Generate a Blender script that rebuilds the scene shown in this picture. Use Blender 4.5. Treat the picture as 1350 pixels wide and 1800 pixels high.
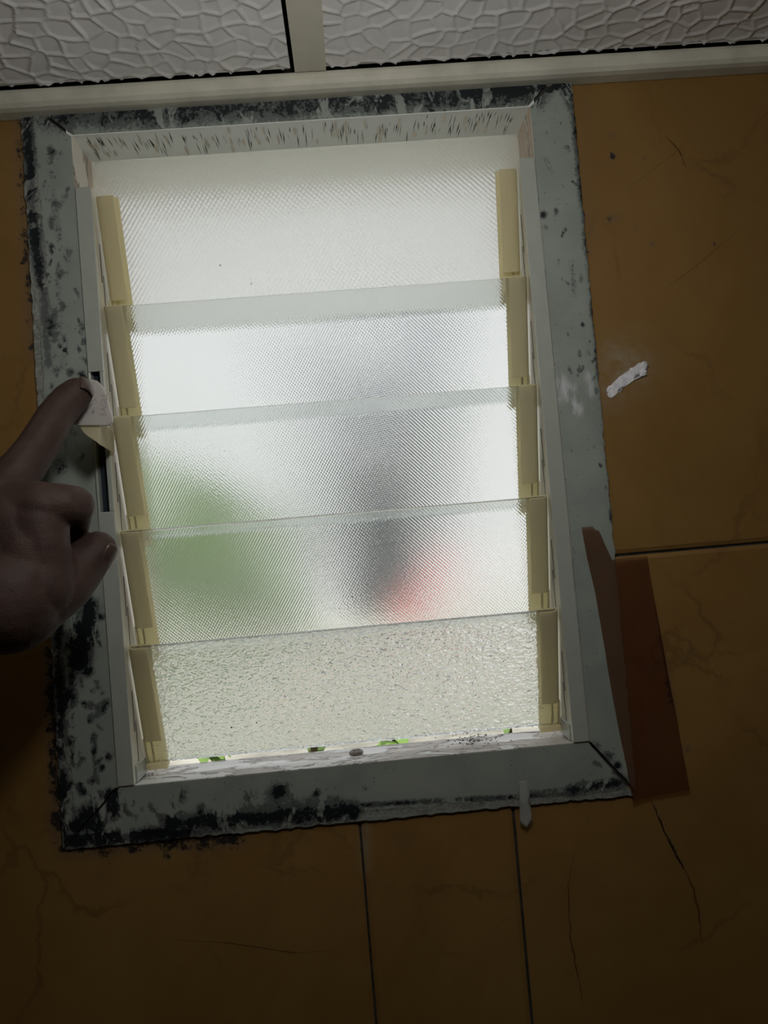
import bpy, bmesh, math, random
import numpy as np
from mathutils import Vector, Matrix, noise

random.seed(7)
RNG = np.random.default_rng(11)
for o in list(bpy.data.objects):
    bpy.data.objects.remove(o)
SC = bpy.context.scene
COL = SC.collection

# ------------------------------------------------------------------ camera
# world: X right, Y into the window wall (wall face at Y = 0), Z up, origin at the window opening's lower corner
CAM = np.array([0.1765, -0.54, 0.1526])
FPX = 1352.0
PITCH, YAW, ROLL = math.radians(2.10), math.radians(-2.22), math.radians(-4.87)
def _rot(p, y, r):
    cx, sx, cy, sy, cr, sr = math.cos(p), math.sin(p), math.cos(y), math.sin(y), math.cos(r), math.sin(r)
    Rz = np.array([[cy, sy, 0], [-sy, cy, 0], [0, 0, 1]])
    Rx = np.array([[1, 0, 0], [0, cx, sx], [0, -sx, cx]])
    Rr = np.array([[cr, 0, sr], [0, 1, 0], [-sr, 0, cr]])
    return Rr @ Rx @ Rz
RM = _rot(PITCH, YAW, ROLL)          # rows: right, forward, up
cam_d = bpy.data.cameras.new('camera')
cam_d.sensor_fit = 'VERTICAL'
cam_d.sensor_height = 24.0
cam_d.lens = FPX / 1800.0 * 24.0
cam_d.clip_start = 0.01
cam = bpy.data.objects.new('camera', cam_d)
COL.objects.link(cam)
m = Matrix.Identity(4)
for i in range(3):
    m[i][0], m[i][1], m[i][2], m[i][3] = RM[0][i], RM[2][i], -RM[1][i], CAM[i]
cam.matrix_world = m
SC.camera = cam
def at(px, py, Y=0.0):
    """real place of a photographed point that lies at depth Y"""
    d = RM.T @ np.array([(px - 675) / FPX, 1.0, -(py - 900) / FPX])
    return Vector(CAM + d * ((Y - CAM[1]) / d[1]))

# ------------------------------------------------------------------ world, added lamp, exposure
W = bpy.data.worlds.new('overcast_sky')
SC.world = W
W.use_nodes = True
bg = W.node_tree.nodes['Background']
bg.inputs[0].default_value = (0.93, 0.97, 1.0, 1)
bg.inputs[1].default_value = 1.12
sun_d = bpy.data.lights.new('hazy_sun', 'SUN')
sun_d.energy = 1.9; sun_d.angle = math.radians(4); sun_d.color = (1.0, 0.96, 0.88)
sun = bpy.data.objects.new('hazy_sun', sun_d)
COL.objects.link(sun)
sun.rotation_euler = (math.radians(32), 0, math.radians(-20))     # from behind this building, on to the yard
vs = SC.view_settings
vs.view_transform = 'Standard'
vs.look = 'None'
vs.gamma = 1.0
vs.exposure = 0.0
vs.use_curve_mapping = False
ADDED_LAMP_POS = (0.20, -0.37, 0.375)  # unseen lamp added to light the window wall
ADDED_LAMP_WATT = 1.36
SC.cycles.max_bounces = 7
SC.cycles.diffuse_bounces = 3
SC.cycles.glossy_bounces = 3
SC.cycles.transmission_bounces = 7
SC.cycles.adaptive_threshold = 0.06

# ------------------------------------------------------------------ helpers: objects
def tag(o, label=None, cat=None, group=None, kind=None):
    if label: o['label'] = label
    if cat: o['category'] = cat
    if group: o['group'] = group
    if kind: o['kind'] = kind
    return o
def empty(name, loc=(0, 0, 0)):
    o = bpy.data.objects.new(name, None)
    o.location = loc
    o.empty_display_size = 0.02
    COL.objects.link(o)
    return o
def link(name, me, mat=None, parent=None, smooth=False):
    o = bpy.data.objects.new(name, me)
    COL.objects.link(o)
    if mat: me.materials.append(mat)
    if parent is not None:
        o.parent = parent
        o.matrix_parent_inverse = Matrix.Translation(-Vector(parent.location)) if parent.parent is None else Matrix.Identity(4)
    if smooth:
        me.polygons.foreach_set('use_smooth', [True] * len(me.polygons))
    return o
def mesh(name, verts, faces):
    me = bpy.data.meshes.new(name)
    me.from_pydata([tuple(v) for v in verts], [], [tuple(f) for f in faces])
    me.update()
    return me
class MB:
    def __init__(s): s.v, s.f = [], []
    def add(s, verts, faces):
        b = len(s.v)
        s.v += [tuple(v) for v in verts]
        s.f += [tuple(i + b for i in f) for f in faces]
        return s
    def box(s, x0, x1, y0, y1, z0, z1, tf=None):
        v = [(x, y, z) for z in (z0, z1) for y in (y0, y1) for x in (x0, x1)]
        if tf: v = [tf(*p) for p in v]
        return s.add(v, [(0, 2, 3, 1), (4, 5, 7, 6), (0, 1, 5, 4), (2, 6, 7, 3), (0, 4, 6, 2), (1, 3, 7, 5)])
    def prism(s, poly, fn0, fn1):
        n = len(poly)
        v = [fn0(*p) for p in poly] + [fn1(*p) for p in poly]
        f = [tuple(range(n)), tuple(range(2 * n - 1, n - 1, -1))] + [(i, i + n, (i + 1) % n + n, (i + 1) % n) for i in range(n)]
        return s.add(v, f)
    def build(s, name, mat=None, parent=None, bevel=0, smooth=False, segs=2):
        me = mesh(name, s.v, s.f)
        bm = bmesh.new(); bm.from_mesh(me)
        bmesh.ops.recalc_face_normals(bm, faces=bm.faces)
        bm.to_mesh(me); bm.free()
        o = link(name, me, mat, parent, smooth)
        if bevel:
            b = o.modifiers.new('soft_edges', 'BEVEL')
            b.width = bevel; b.segments = segs; b.limit_method = 'ANGLE'; b.angle_limit = math.radians(40)
        return o
def add_attr(me, name, arr):
    a = me.color_attributes.new(name, 'FLOAT_COLOR', 'POINT')
    buf = np.ones((len(me.vertices), 4), dtype=np.float32)
    buf[:, :3] = arr
    a.data.foreach_set('color', buf.ravel())

# ------------------------------------------------------------------ helpers: materials
class NT:
    def __init__(s, name):
        s.mat = bpy.data.materials.new(name)
        s.mat.use_nodes = True
        s.t = s.mat.node_tree
        s.bsdf = s.t.nodes['Principled BSDF']
        s.out = s.t.nodes['Material Output']
        s._co = None
    def n(s, typ, ins=None, **kw):
        nd = s.t.nodes.new(typ)
        for k, v in kw.items(): setattr(nd, k, v)
        for k, v in (ins or {}).items(): s.set(nd, k, v)
        return nd
    def set(s, nd, k, v):
        sock = nd.inputs[k]
        if isinstance(v, bpy.types.NodeSocket): s.t.links.new(v, sock)
        else: sock.default_value = v
    def co(s):
        if s._co is None: s._co = s.n('ShaderNodeTexCoord').outputs['Object']
        return s._co
    def mapped(s, scale=(1, 1, 1), rot=(0, 0, 0), loc=(0, 0, 0)):
        return s.n('ShaderNodeMapping', {'Vector': s.co(), 'Scale': scale, 'Rotation': rot, 'Location': loc}).outputs[0]
    def noise(s, scale, detail=4, rough=0.55, vec=None, dist=0.0, out='Fac'):
        return s.n('ShaderNodeTexNoise', {'Vector': vec or s.co(), 'Scale': scale, 'Detail': detail, 'Roughness': rough, 'Distortion': dist}).outputs[out]
    def voro(s, scale, feature='F1', vec=None, rand=1.0):
        return s.n('ShaderNodeTexVoronoi', {'Vector': vec or s.co(), 'Scale': scale, 'Randomness': rand}, feature=feature).outputs['Distance']
    def math(s, op, a, b=0.0, c=None, clamp=False):
        nd = s.n('ShaderNodeMath', {0: a, 1: b}, operation=op, use_clamp=clamp)
        if c is not None: s.set(nd, 2, c)
        return nd.outputs[0]
    def ramp(s, fac, a, b, lo=0.0, hi=1.0, smooth=True):
        return s.n('ShaderNodeMapRange', {'Value': fac, 'From Min': a, 'From Max': b, 'To Min': lo, 'To Max': hi},
                   interpolation_type='SMOOTHSTEP' if smooth else 'LINEAR').outputs[0]
    def mix(s, fac, a, b, mode='MIX'):
        nd = s.n('ShaderNodeMix', data_type='RGBA', blend_type=mode)
        for k, v in ((0, fac), (6, a), (7, b)):
            if not isinstance(v, bpy.types.NodeSocket) and k > 0 and len(v) == 3: v = (*v, 1)
            s.set(nd, k, v)
        return nd.outputs[2]
    def bump(s, h, strength=0.3, dist=0.001, normal=None):
        ins = {'Height': h, 'Strength': strength, 'Distance': dist}
        if normal is not None: ins['Normal'] = normal
        return s.n('ShaderNodeBump', ins).outputs[0]
    def attr(s, name):
        a = s.n('ShaderNodeAttribute', attribute_name=name)
        sp = s.n('ShaderNodeSeparateColor', {0: a.outputs['Color']})
        return sp.outputs[0], sp.outputs[1], sp.outputs[2]
    def fin(s, color=None, rough=0.6, normal=None, **kw):
        b = s.bsdf
        if color is not None:
            if not isinstance(color, bpy.types.NodeSocket) and len(color) == 3: color = (*color, 1)
            s.set(b, 'Base Color', color)
        s.set(b, 'Roughness', rough)
        if normal is not None: s.set(b, 'Normal', normal)
        for k, v in kw.items(): s.set(b, k, v)
        return s.mat
M = {}
def simple(name, col, rough=0.6, spec=0.5, nscale=0, namp=0.15, bump=0, bscale=200):
    t = NT(name)
    c = (*col, 1)
    if nscale:
        f = t.noise(nscale, 4)
        c = t.mix(t.ramp(f, 0.3, 0.7), tuple(x * (1 - namp) for x in col), tuple(min(1, x * (1 + namp)) for x in col))
    nrm = t.bump(t.noise(bscale, 3), bump, 0.001) if bump else None
    M[name] = t.fin(c, rough, nrm, **{'Specular IOR Level': spec})
    return M[name]

# painted window casing with mould and painted trim shade (attribute: R both, G bare mortar, B white scuff)
t = NT('casing_paint')
R, G, B = t.attr('stain_shade')
scr = t.ramp(t.noise(55, 5, 0.7, vec=t.mapped((1.0, 1, 0.55), (0, 0.35, 0)), dist=0.8), 0.53, 0.60, 0, 0.42)
R = t.math('SUBTRACT', R, scr, clamp=False)
fine = t.noise(420, 5, 0.75)
mid = t.noise(110, 6, 0.75, dist=0.6)
big = t.noise(28, 4, 0.6)
mixn = t.math('ADD', t.math('MULTIPLY', fine, 0.35), t.math('ADD', t.math('MULTIPLY', mid, 0.45), t.math('MULTIPLY', big, 0.20)))
mould_shade = t.ramp(t.math('ADD', t.math('MULTIPLY', R, 0.38), mixn), 0.79, 0.825)
mould_shade2 = t.ramp(t.math('ADD', t.math('MULTIPLY', R, 0.40), t.math('ADD', t.math('MULTIPLY', fine, 0.6), t.math('MULTIPLY', t.noise(60, 5, 0.7, vec=t.mapped((1, 1, 0.6)), dist=1.0), 0.4))), 0.71, 0.76, 0, 0.7)
haze = t.ramp(t.math('ADD', t.math('MULTIPLY', R, 0.5), t.math('ADD', t.math('MULTIPLY', big, 0.6), t.math('MULTIPLY', mid, 0.4))), 0.66, 1.0, 0, 0.75)
mort = t.ramp(t.math('ADD', t.math('MULTIPLY', G, 0.7), t.math('MULTIPLY', mid, 0.8)), 0.62, 0.72)
scuf = t.math('MULTIPLY', B, t.ramp(t.noise(160, 4, vec=t.mapped((1, 1, 0.35), (0, 0.6, 0))), 0.42, 0.62))
base = t.mix(t.ramp(big, 0.3, 0.7), (0.285, 0.33, 0.295), (0.355, 0.39, 0.35))
speck = t.ramp(t.voro(210), 0.07, 0.13, 1, 0)
speck = t.math('MULTIPLY', speck, t.ramp(t.noise(40, 4, 0.7), 0.47, 0.53))
c = t.mix(mort, base, t.mix(t.ramp(fine, 0.35, 0.65), (0.22, 0.23, 0.21), (0.40, 0.41, 0.38)))
c = t.mix(haze, c, (0.075, 0.098, 0.10))
c = t.mix(t.math('MULTIPLY', speck, 0.75), c, (0.06, 0.065, 0.06))
c = t.mix(mould_shade2, c, (0.085, 0.095, 0.095))
c = t.mix(mould_shade, c, (0.012, 0.016, 0.020))
c = t.mix(t.math('MULTIPLY', scuf, 0.8), c, (0.72, 0.74, 0.78))
h = t.math('ADD', t.math('MULTIPLY', mort, t.math('MULTIPLY', mid, -1.2)), t.math('MULTIPLY', fine, 0.1))
M['casing'] = t.fin(c, 0.48, t.bump(t.math('ADD', h, t.math('MULTIPLY', mould_shade, -0.15)), 0.6, 0.0012), **{'Specular IOR Level': 0.35})

# ochre marbled wall tile
t = NT('marbled_tile')
R, G, B = t.attr('stain_shade')
big = t.noise(5, 5, 0.6, dist=1.2)
mid = t.noise(22, 5, 0.6, dist=0.6)
warp = t.n('ShaderNodeVectorMath', {0: t.co(), 1: t.n('ShaderNodeVectorMath', {0: t.noise(9, 5, 0.6, out='Color'), 'Scale': 0.16}, operation='SCALE').outputs[0]}, operation='ADD').outputs[0]
vein = t.ramp(t.voro(6.5, 'DISTANCE_TO_EDGE', warp), 0.0, 0.03, 1, 0)
vein = t.math('MULTIPLY', vein, t.ramp(t.noise(8, 3), 0.45, 0.65))
c = t.mix(t.ramp(big, 0.25, 0.75), (0.225, 0.126, 0.036), (0.295, 0.174, 0.054))
c = t.mix(t.ramp(mid, 0.35, 0.75, 0, 0.5), c, (0.235, 0.122, 0.032))
c = t.mix(t.math('MULTIPLY', vein, 0.38), c, (0.10, 0.05, 0.022))
fine = t.noise(300, 6, 0.7)
m2 = t.noise(110, 5, 0.65)
md = t.ramp(t.math('ADD', t.math('MULTIPLY', R, 0.42), t.math('ADD', t.math('MULTIPLY', fine, 0.4), t.math('MULTIPLY', m2, 0.6))), 0.80, 0.88)
c = t.mix(t.ramp(R, 0.2, 1.0, 0, 0.45), c, (0.16, 0.12, 0.09))
c = t.mix(md, c, (0.025, 0.022, 0.02))
sc2 = t.math('MULTIPLY', G, t.ramp(m2, 0.35, 0.7, 0.2, 1))
c = t.mix(sc2, c, (0.36, 0.33, 0.25))
M['tile'] = t.fin(c, t.ramp(mid, 0.3, 0.7, 0.38, 0.55), t.bump(t.noise(60, 3), 0.05, 0.001), **{'Specular IOR Level': 0.3})

simple('grout', (0.05, 0.045, 0.04), 0.9, 0.1, 150, 0.3, 0.3, 400)
simple('ceiling_panel', (0.86, 0.85, 0.85), 0.55, 0.3, 14, 0.06)
simple('batten', (0.70, 0.67, 0.57), 0.5, 0.4, 60, 0.05, 0.05)
simple('cornice', (0.64, 0.63, 0.53), 0.45, 0.4, 30, 0.12, 0.03)
simple('room_wall', (0.34, 0.24, 0.12), 0.5, 0.3, 6, 0.15)
simple('floor', (0.20, 0.16, 0.12), 0.5, 0.3, 8, 0.2)
simple('dark_slot', (0.012, 0.02, 0.035), 0.5)
simple('jamb_shaded', (0.44, 0.475, 0.425), 0.30, 0.5, 80, 0.03)  # front plate plastic, its shaded tone put into the colour
simple('jamb_lit', (0.74, 0.72, 0.61), 0.35, 0.5)  # same plastic, window-lit tone put into the colour
simple('screw_metal', (0.20, 0.17, 0.14), 0.5, 0.5, 900, 0.4, 0.3, 1500)
simple('dirt', (0.09, 0.075, 0.06), 0.9, 0.1, 700, 0.4, 0.5, 900)
simple('putty_white', (0.80, 0.80, 0.84), 0.5, 0.4, 300, 0.12, 0.5, 500)
simple('handle_plastic', (0.56, 0.53, 0.50), 0.4, 0.4, 90, 0.04)
simple('handle_print', (0.40, 0.37, 0.345), 0.45, 0.4)

# white painted reveal, worn to wood
def worn(name, paint, wood, thr, stretch):
    t = NT(name)
    v = t.mapped(stretch)
    a = t.noise(38, 6, 0.65, vec=v, dist=0.5)
    edge = t.ramp(a, thr, thr + 0.02)
    line = t.math('MULTIPLY', t.ramp(a, thr - 0.012, thr + 0.004), t.ramp(a, thr + 0.03, thr + 0.012))
    gr = t.noise(90, 5, 0.7, vec=v)
    w = t.mix(t.ramp(gr, 0.35, 0.7), wood, tuple(x * 0.72 for x in wood))
    c = t.mix(edge, paint, w)
    c = t.mix(t.math('MULTIPLY', line, 0.75), c, (0.13, 0.10, 0.085))
    M[name] = t.fin(c, 0.6, t.bump(t.math('MULTIPLY', edge, -1.0), 0.8, 0.0005), **{'Specular IOR Level': 0.3})
worn('soffit_paint', (0.84, 0.87, 0.84), (0.66, 0.60, 0.50), 0.70, (1.0, 0.25, 1.0))
worn('reveal_wood', (0.74, 0.70, 0.62), (0.66, 0.55, 0.45), 0.46, (1.0, 1.0, 0.3))
worn('sill_paint', (0.80, 0.80, 0.79), (0.63, 0.59, 0.55), 0.49, (0.45, 1.0, 1.0))
simple('paint_crack', (0.05, 0.045, 0.04), 0.8, 0.1)
simple('paint_flake', (0.74, 0.68, 0.57), 0.6, 0.2)

# cream blade clips: plastic that lets some light through
t = NT('clip_plastic')
t.fin((0.87, 0.84, 0.66), 0.32, None, **{'Specular IOR Level': 0.5})
tr = t.n('ShaderNodeBsdfTranslucent', {'Color': (0.98, 0.90, 0.63, 1)})
mx = t.n('ShaderNodeMixShader', {0: 0.58, 1: t.bsdf.outputs[0], 2: tr.outputs[0]})
t.t.links.new(mx.outputs[0], t.out.inputs[0])
M['clip'] = t.mat

# patterned glass
def glass(name, kind, tint=(0.945, 0.985, 0.972), rough=0.16, strength=0.6, frost=0.2):
    t = NT(name)
    if kind == 'pebble':
        a = t.noise(300, 1, 0.4, vec=t.mapped((0.72, 1, 1)), dist=0.9)
        b = t.noise(620, 1, 0.5)
        h = t.math('ADD', a, t.math('MULTIPLY', b, 0.35))
    else:
        pitch = {'fine': 0.00115, 'coarse': 0.0019}[kind]
        k = math.pi / pitch
        v = t.mapped((k, k, k * 0.8), (0, math.radians(6), 0))
        sp = t.n('ShaderNodeSeparateXYZ', {0: v})
        h = t.math('MULTIPLY', t.math('SINE', sp.outputs[0]), t.math('SINE', sp.outputs[2]))
        h = t.math('ADD', t.math('MULTIPLY', h, 0.5), t.math('MULTIPLY', t.noise(600, 2), 0.5))
    nrm = t.bump(h, strength, {'pebble': 0.0017, 'fine': 0.00022, 'coarse': 0.0005}[kind])
    dirt = t.ramp(t.voro(55), 0.035, 0.055, 1, 0)
    dirt = t.math('MULTIPLY', dirt, t.ramp(t.noise(23, 2), 0.60, 0.66))
    t.fin(tint, rough, nrm, **{'Transmission Weight': 1.0, 'IOR': 1.45})
    trl = t.n('ShaderNodeBsdfTranslucent', {'Color': (0.96, 0.95, 0.93, 1), 'Normal': nrm})
    fro = t.n('ShaderNodeMixShader', {0: frost, 1: t.bsdf.outputs[0], 2: trl.outputs[0]})
    df = t.n('ShaderNodeBsdfDiffuse', {'Color': (0.04, 0.035, 0.03, 1)})
    mx = t.n('ShaderNodeMixShader', {0: t.math('MULTIPLY', dirt, 0.85), 1: fro.outputs[0], 2: df.outputs[0]})
    t.t.links.new(mx.outputs[0], t.out.inputs[0])
    M[name] = t.mat
glass('glass_fine', 'fine', rough=0.11, frost=0.10)
glass('glass_coarse', 'coarse', rough=0.3, frost=0.35)
glass('glass_pebble', 'pebble', rough=0.12, strength=0.65, frost=0.16)

# brown packing tape: thin, see-through, glossy
t = NT('packing_tape')
wr = t.noise(26, 4, 0.6, vec=t.mapped((1.6, 1, 0.5)), dist=1.2)
nrm = t.bump(wr, 0.8, 0.008)
t.fin((0.17, 0.105, 0.075), 0.16, nrm, **{'Specular IOR Level': 0.5})
tp = t.n('ShaderNodeBsdfTransparent', {'Color': (0.85, 0.73, 0.66, 1)})
mx = t.n('ShaderNodeMixShader', {0: 0.85, 1: t.bsdf.outputs[0], 2: tp.outputs[0]})
t.t.links.new(mx.outputs[0], t.out.inputs[0])
M['tape'] = t.mat
t = NT('clear_tape')
t.fin((0.62, 0.64, 0.62), 0.3)
tp = t.n('ShaderNodeBsdfTransparent', {'Color': (0.9, 0.9, 0.88, 1)})
mx = t.n('ShaderNodeMixShader', {0: 0.55, 1: t.bsdf.outputs[0], 2: tp.outputs[0]})
t.t.links.new(mx.outputs[0], t.out.inputs[0])
M['clear_tape'] = t.mat

# skin
t = NT('skin')
big = t.noise(35, 4)
c = t.mix(t.ramp(big, 0.3, 0.7), (0.050, 0.030, 0.024), (0.080, 0.050, 0.041))
cell = t.voro(520, 'DISTANCE_TO_EDGE')
fold = t.noise(90, 4, vec=t.mapped((2.2, 1, 0.7), (0, 0.5, 0)), dist=0.8)
h = t.math('ADD', t.math('MULTIPLY', t.ramp(cell, 0, 0.25), 0.35), fold)
M['skin'] = t.fin(c, 0.58, t.bump(h, 0.3, 0.0008), **{'Specular IOR Level': 0.22})
simple('nail', (0.075, 0.045, 0.037), 0.35, 0.5)

# outdoors
simple('house_wall', (0.78, 0.77, 0.795), 0.9, 0.2, 1.2, 0.04)
simple('door_dark', (0.055, 0.065, 0.07), 0.6, 0.3, 3, 0.2)
simple('path', (0.72, 0.69, 0.62), 0.9, 0.2, 2, 0.1)
simple('leaf_green', (0.27, 0.39, 0.17), 0.6, 0.3, 6, 0.3)
simple('leaf_light', (0.26, 0.42, 0.10), 0.5, 0.3, 20, 0.3)
simple('stem', (0.12, 0.10, 0.05), 0.8, 0.2)
simple('petal', (0.85, 0.20, 0.04), 0.6, 0.3)
simple('bucket_red', (0.60, 0.12, 0.12), 0.4, 0.5)
simple('white_plastic', (0.90, 0.90, 0.88), 0.4, 0.5)
simple('transom', (0.16, 0.17, 0.21), 0.4, 0.4)
simple('soil', (0.42, 0.40, 0.34), 0.95, 0.1, 5, 0.35)
simple('eave', (0.80, 0.79, 0.74), 0.8, 0.2)

# ------------------------------------------------------------------ the room shell
WO, HO = 0.327, 0.4562             # window opening
CZ = 0.4862                        # ceiling underside
RX0, RX1, RY0, FZ = -0.75, 1.15, -1.75, -1.72
g = MB()                           # window wall with its hole
g.box(RX0 - .1, -.0041, 0.006, 0.11, FZ, 0.62).box(WO + .0041, RX1 + .1, 0.006, 0.11, FZ, 0.62)
g.box(-.0041, WO + .0041, 0.006, 0.11, FZ, -0.0351).box(-.0041, WO + .0041, 0.006, 0.11, HO + .0061, 0.62)
wall_front = tag(g.build('wall_front', M['grout']), kind='structure')
tag(MB().box(RX0 - .1, RX0, RY0, 0.006, FZ, 0.62).build('wall_left', M['room_wall']), kind='structure')
tag(MB().box(RX1, RX1 + .1, RY0, 0.006, FZ, 0.62).build('wall_right', M['room_wall']), kind='structure')
tag(MB().box(RX0 - .1, RX1 + .1, RY0 - .1, RY0, FZ, 0.62).build('wall_back', M['room_wall']), kind='structure')
tag(MB().box(RX0 - .1, RX1 + .1, RY0 - .1, 0.006, FZ - .1, FZ).build('floor', M['floor']), kind='structure')
ceiling = tag(MB().box(RX0, RX1, RY0, 0.006, 0.52, 0.62).build('ceiling', M['grout']), kind='structure')

def to_xz(lst):
    """stains and painted shade given where they were measured on the wall face: (px, py, radius px, strength) or (px, py, px, py, radius, strength)"""
    out = []
    for e in lst:
        if len(e) == 4:
            p = at(e[0], e[1]); out.append((p.x, p.z, p.x, p.z, e[2] / 2500.0, e[3]))
        else:
            p, q = at(e[0], e[1]), at(e[2], e[3]); out.append((p.x, p.z, q.x, q.z, e[4] / 2500.0, e[5]))
    return out
def field(P, lst):
    """smooth stain strength at the points P (n,2)"""
    r = np.zeros(len(P))
    for x0, z0, x1, z1, rad, s in lst:
        dx, dz = x1 - x0, z1 - z0
        L2 = dx * dx + dz * dz + 1e-12
        k = np.clip(((P[:, 0] - x0) * dx + (P[:, 1] - z0) * dz) / L2, 0, 1)
        d = np.hypot(P[:, 0] - x0 - k * dx, P[:, 1] - z0 - k * dz)
        r = np.maximum(r, s * np.exp(-(d / rad) ** 2 * 0.9))
    return r

TILE_MOULD_SHADE = to_xz([(30, 200, 55, 620, 22, .75), (60, 640, 80, 900, 10, .5), (85, 1150, 100, 1480, 22, .9), (110, 1500, 420, 1480, 22, .85),
    (290, 1510, 12, .9), (170, 1540, 9, .85), (430, 1495, 9, .75), (540, 1480, 10, .7), (350, 1545, 7, .7), (470, 1470, 12, .6), (590, 1475, 9, .6),
    (710, 1480, 22, .6), (420, 1450, 1090, 1400, 12, .6), (1035, 1440, 10, .6), (1100, 1450, 8, .6), (1030, 150, 1040, 420, 20, .5),
    (1080, 270, 9, 1), (1068, 285, 6, 1), (1075, 380, 12, .9), (1035, 440, 10, .9), (1090, 375, 6, 1), (1150, 425, 8, 1), (1120, 400, 6, .9), (1180, 330, 8, .7), (1080, 233, 8, 1), (1110, 330, 6, .8), (1260, 425, 8, .8), (1135, 275, 6, .9), (1210, 1320, 12, .9), (1175, 1180, 1185, 1250, 10, .8), (1160, 1095, 9, .7),
    (1150, 1030, 7, .6), (1180, 1035, 7, .6), (1100, 970, 1350, 957, 6, .55), (640, 1440, 645, 1560, 7, .6), (910, 1420, 912, 1520, 6, .6), (1150, 1410, 1205, 1530, 4, .85), (1205, 1530, 1235, 1620, 5, .6),
    (1010, 1500, 1005, 1650, 4, .5), (1005, 1650, 1030, 1790, 4, .5), (1020, 120, 1350, 100, 18, .7), (20, 190, 22, .7), (150, 1728, 6, .7), (375, 1605, 14, .5), (730, 1525, 9, .55), (575, 1525, 8, .5)])  # strip along the ceiling trim is its cast shadow, painted in
TILE_PALE = to_xz([(1100, 640, 45, .7), (1075, 680, 35, .5), (640, 1440, 644, 1530, 9, .5)])
def tile_sheet(x0, x1, z0, z1, step, hole=None, y=0.0035):
    xs = np.linspace(x0, x1, max(2, int((x1 - x0) / step) + 1))
    zs = np.linspace(z0, z1, max(2, int((z1 - z0) / step) + 1))
    nx, nz = len(xs), len(zs)
    X, Z = np.meshgrid(xs, zs)
    V = np.stack([X.ravel(), np.full(nx * nz, y), Z.ravel()], 1)
    edge = (X == xs[0]) | (X == xs[-1]) | (Z == zs[0]) | (Z == zs[-1])
    V[edge.ravel(), 1] += 0.0012
    F = []
    for j in range(nz - 1):
        for i in range(nx - 1):
            if hole:
                cx, cz = (xs[i] + xs[i + 1]) / 2, (zs[j] + zs[j + 1]) / 2
                if hole[0] < cx < hole[1] and hole[2] < cz < hole[3]: continue
            a = j * nx + i
            F.append((a, a + 1, a + nx + 1, a + nx))
    me = mesh('tile', V, F)
    col = np.zeros((len(V), 3), np.float32)
    P = V[:, [0, 2]]
    col[:, 0] = field(P, TILE_MOULD_SHADE); col[:, 1] = field(P, TILE_PALE)
    add_attr(me, 'stain_shade', col)
    return link('tile', me, M['tile'], wall_front)
HOLE = (-0.031, WO + .028, -.033, HO + .3)
tile_sheet(-0.4385, 0.1615, -0.445, CZ, 0.003, HOLE)
tile_sheet(0.1632, 0.2692, -0.445, -0.01, 0.003)
tile_sheet(0.2712, 0.77, -0.445, 0.1268, 0.003, HOLE)
tile_sheet(WO + .01, 0.77, 0.1288, CZ, 0.003)
for i in range(2):
    for j, (a, b) in enumerate(((0.1288, CZ), (-0.445, 0.1268))):
        x0 = (-0.749, 0.772)[i]; x1 = (-0.4405, 1.149)[i]
        tile_sheet(x0, x1, a, b, 0.05)
for r in range(2):
    z1 = -0.447 - r * 0.6; z0 = max(FZ + .001, z1 - 0.598)
    for k in range(6):
        x0 = -0.749 + k * 0.3165
        tile_sheet(x0, x0 + 0.3145, z0, z1, 0.06)

def crack(px, w, mat):
    pts = []
    for (a, b), (c, d) in zip(px[:-1], px[1:]):
        for k in range(6):
            u = k / 6; pts.append((a + (c - a) * u + random.uniform(-1.6, 1.6), b + (d - b) * u))
    g = MB(); v = []
    for i, p in enumerate(pts):
        q = at(*p); ww = w * math.sin(math.pi * (i + .5) / len(pts)) * random.uniform(.5, 1.3)
        v += [(q.x - ww, .0033, q.z - ww * .3), (q.x + ww, .0033, q.z + ww * .3)]
    g.add(v, [(2 * i, 2 * i + 1, 2 * i + 3, 2 * i + 2) for i in range(len(pts) - 1)])
    g.build('crack', mat, wall_front)
simple('crack_dark', (0.03, 0.02, 0.012), 0.8, 0.1)
simple('crack_brown', (0.12, 0.065, 0.025), 0.8, 0.1)
crack([(1148, 1408), (1172, 1465), (1200, 1520), (1215, 1545)], .0009, M['crack_dark'])
crack([(1205, 1528), (1222, 1565), (1232, 1610), (1240, 1680)], .0008, M['crack_brown'])
crack([(1012, 1490), (1002, 1560), (1005, 1650), (1018, 1720), (1030, 1790)], .0006, M['crack_brown'])
crack([(1055, 340), (1120, 318), (1185, 270), (1230, 225)], .0005, M['crack_brown'])
crack([(1150, 520), (1240, 455), (1350, 360)], .0005, M['crack_brown'])
crack([(1175, 235), (1195, 260), (1215, 300)], .0006, M['crack_brown'])
crack([(280, 1655), (400, 1662), (520, 1680), (640, 1672)], .0006, M['crack_brown'])
crack([(1170, 1190), (1230, 1150), (1330, 1090)], .0005, M['crack_brown'])
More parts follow.
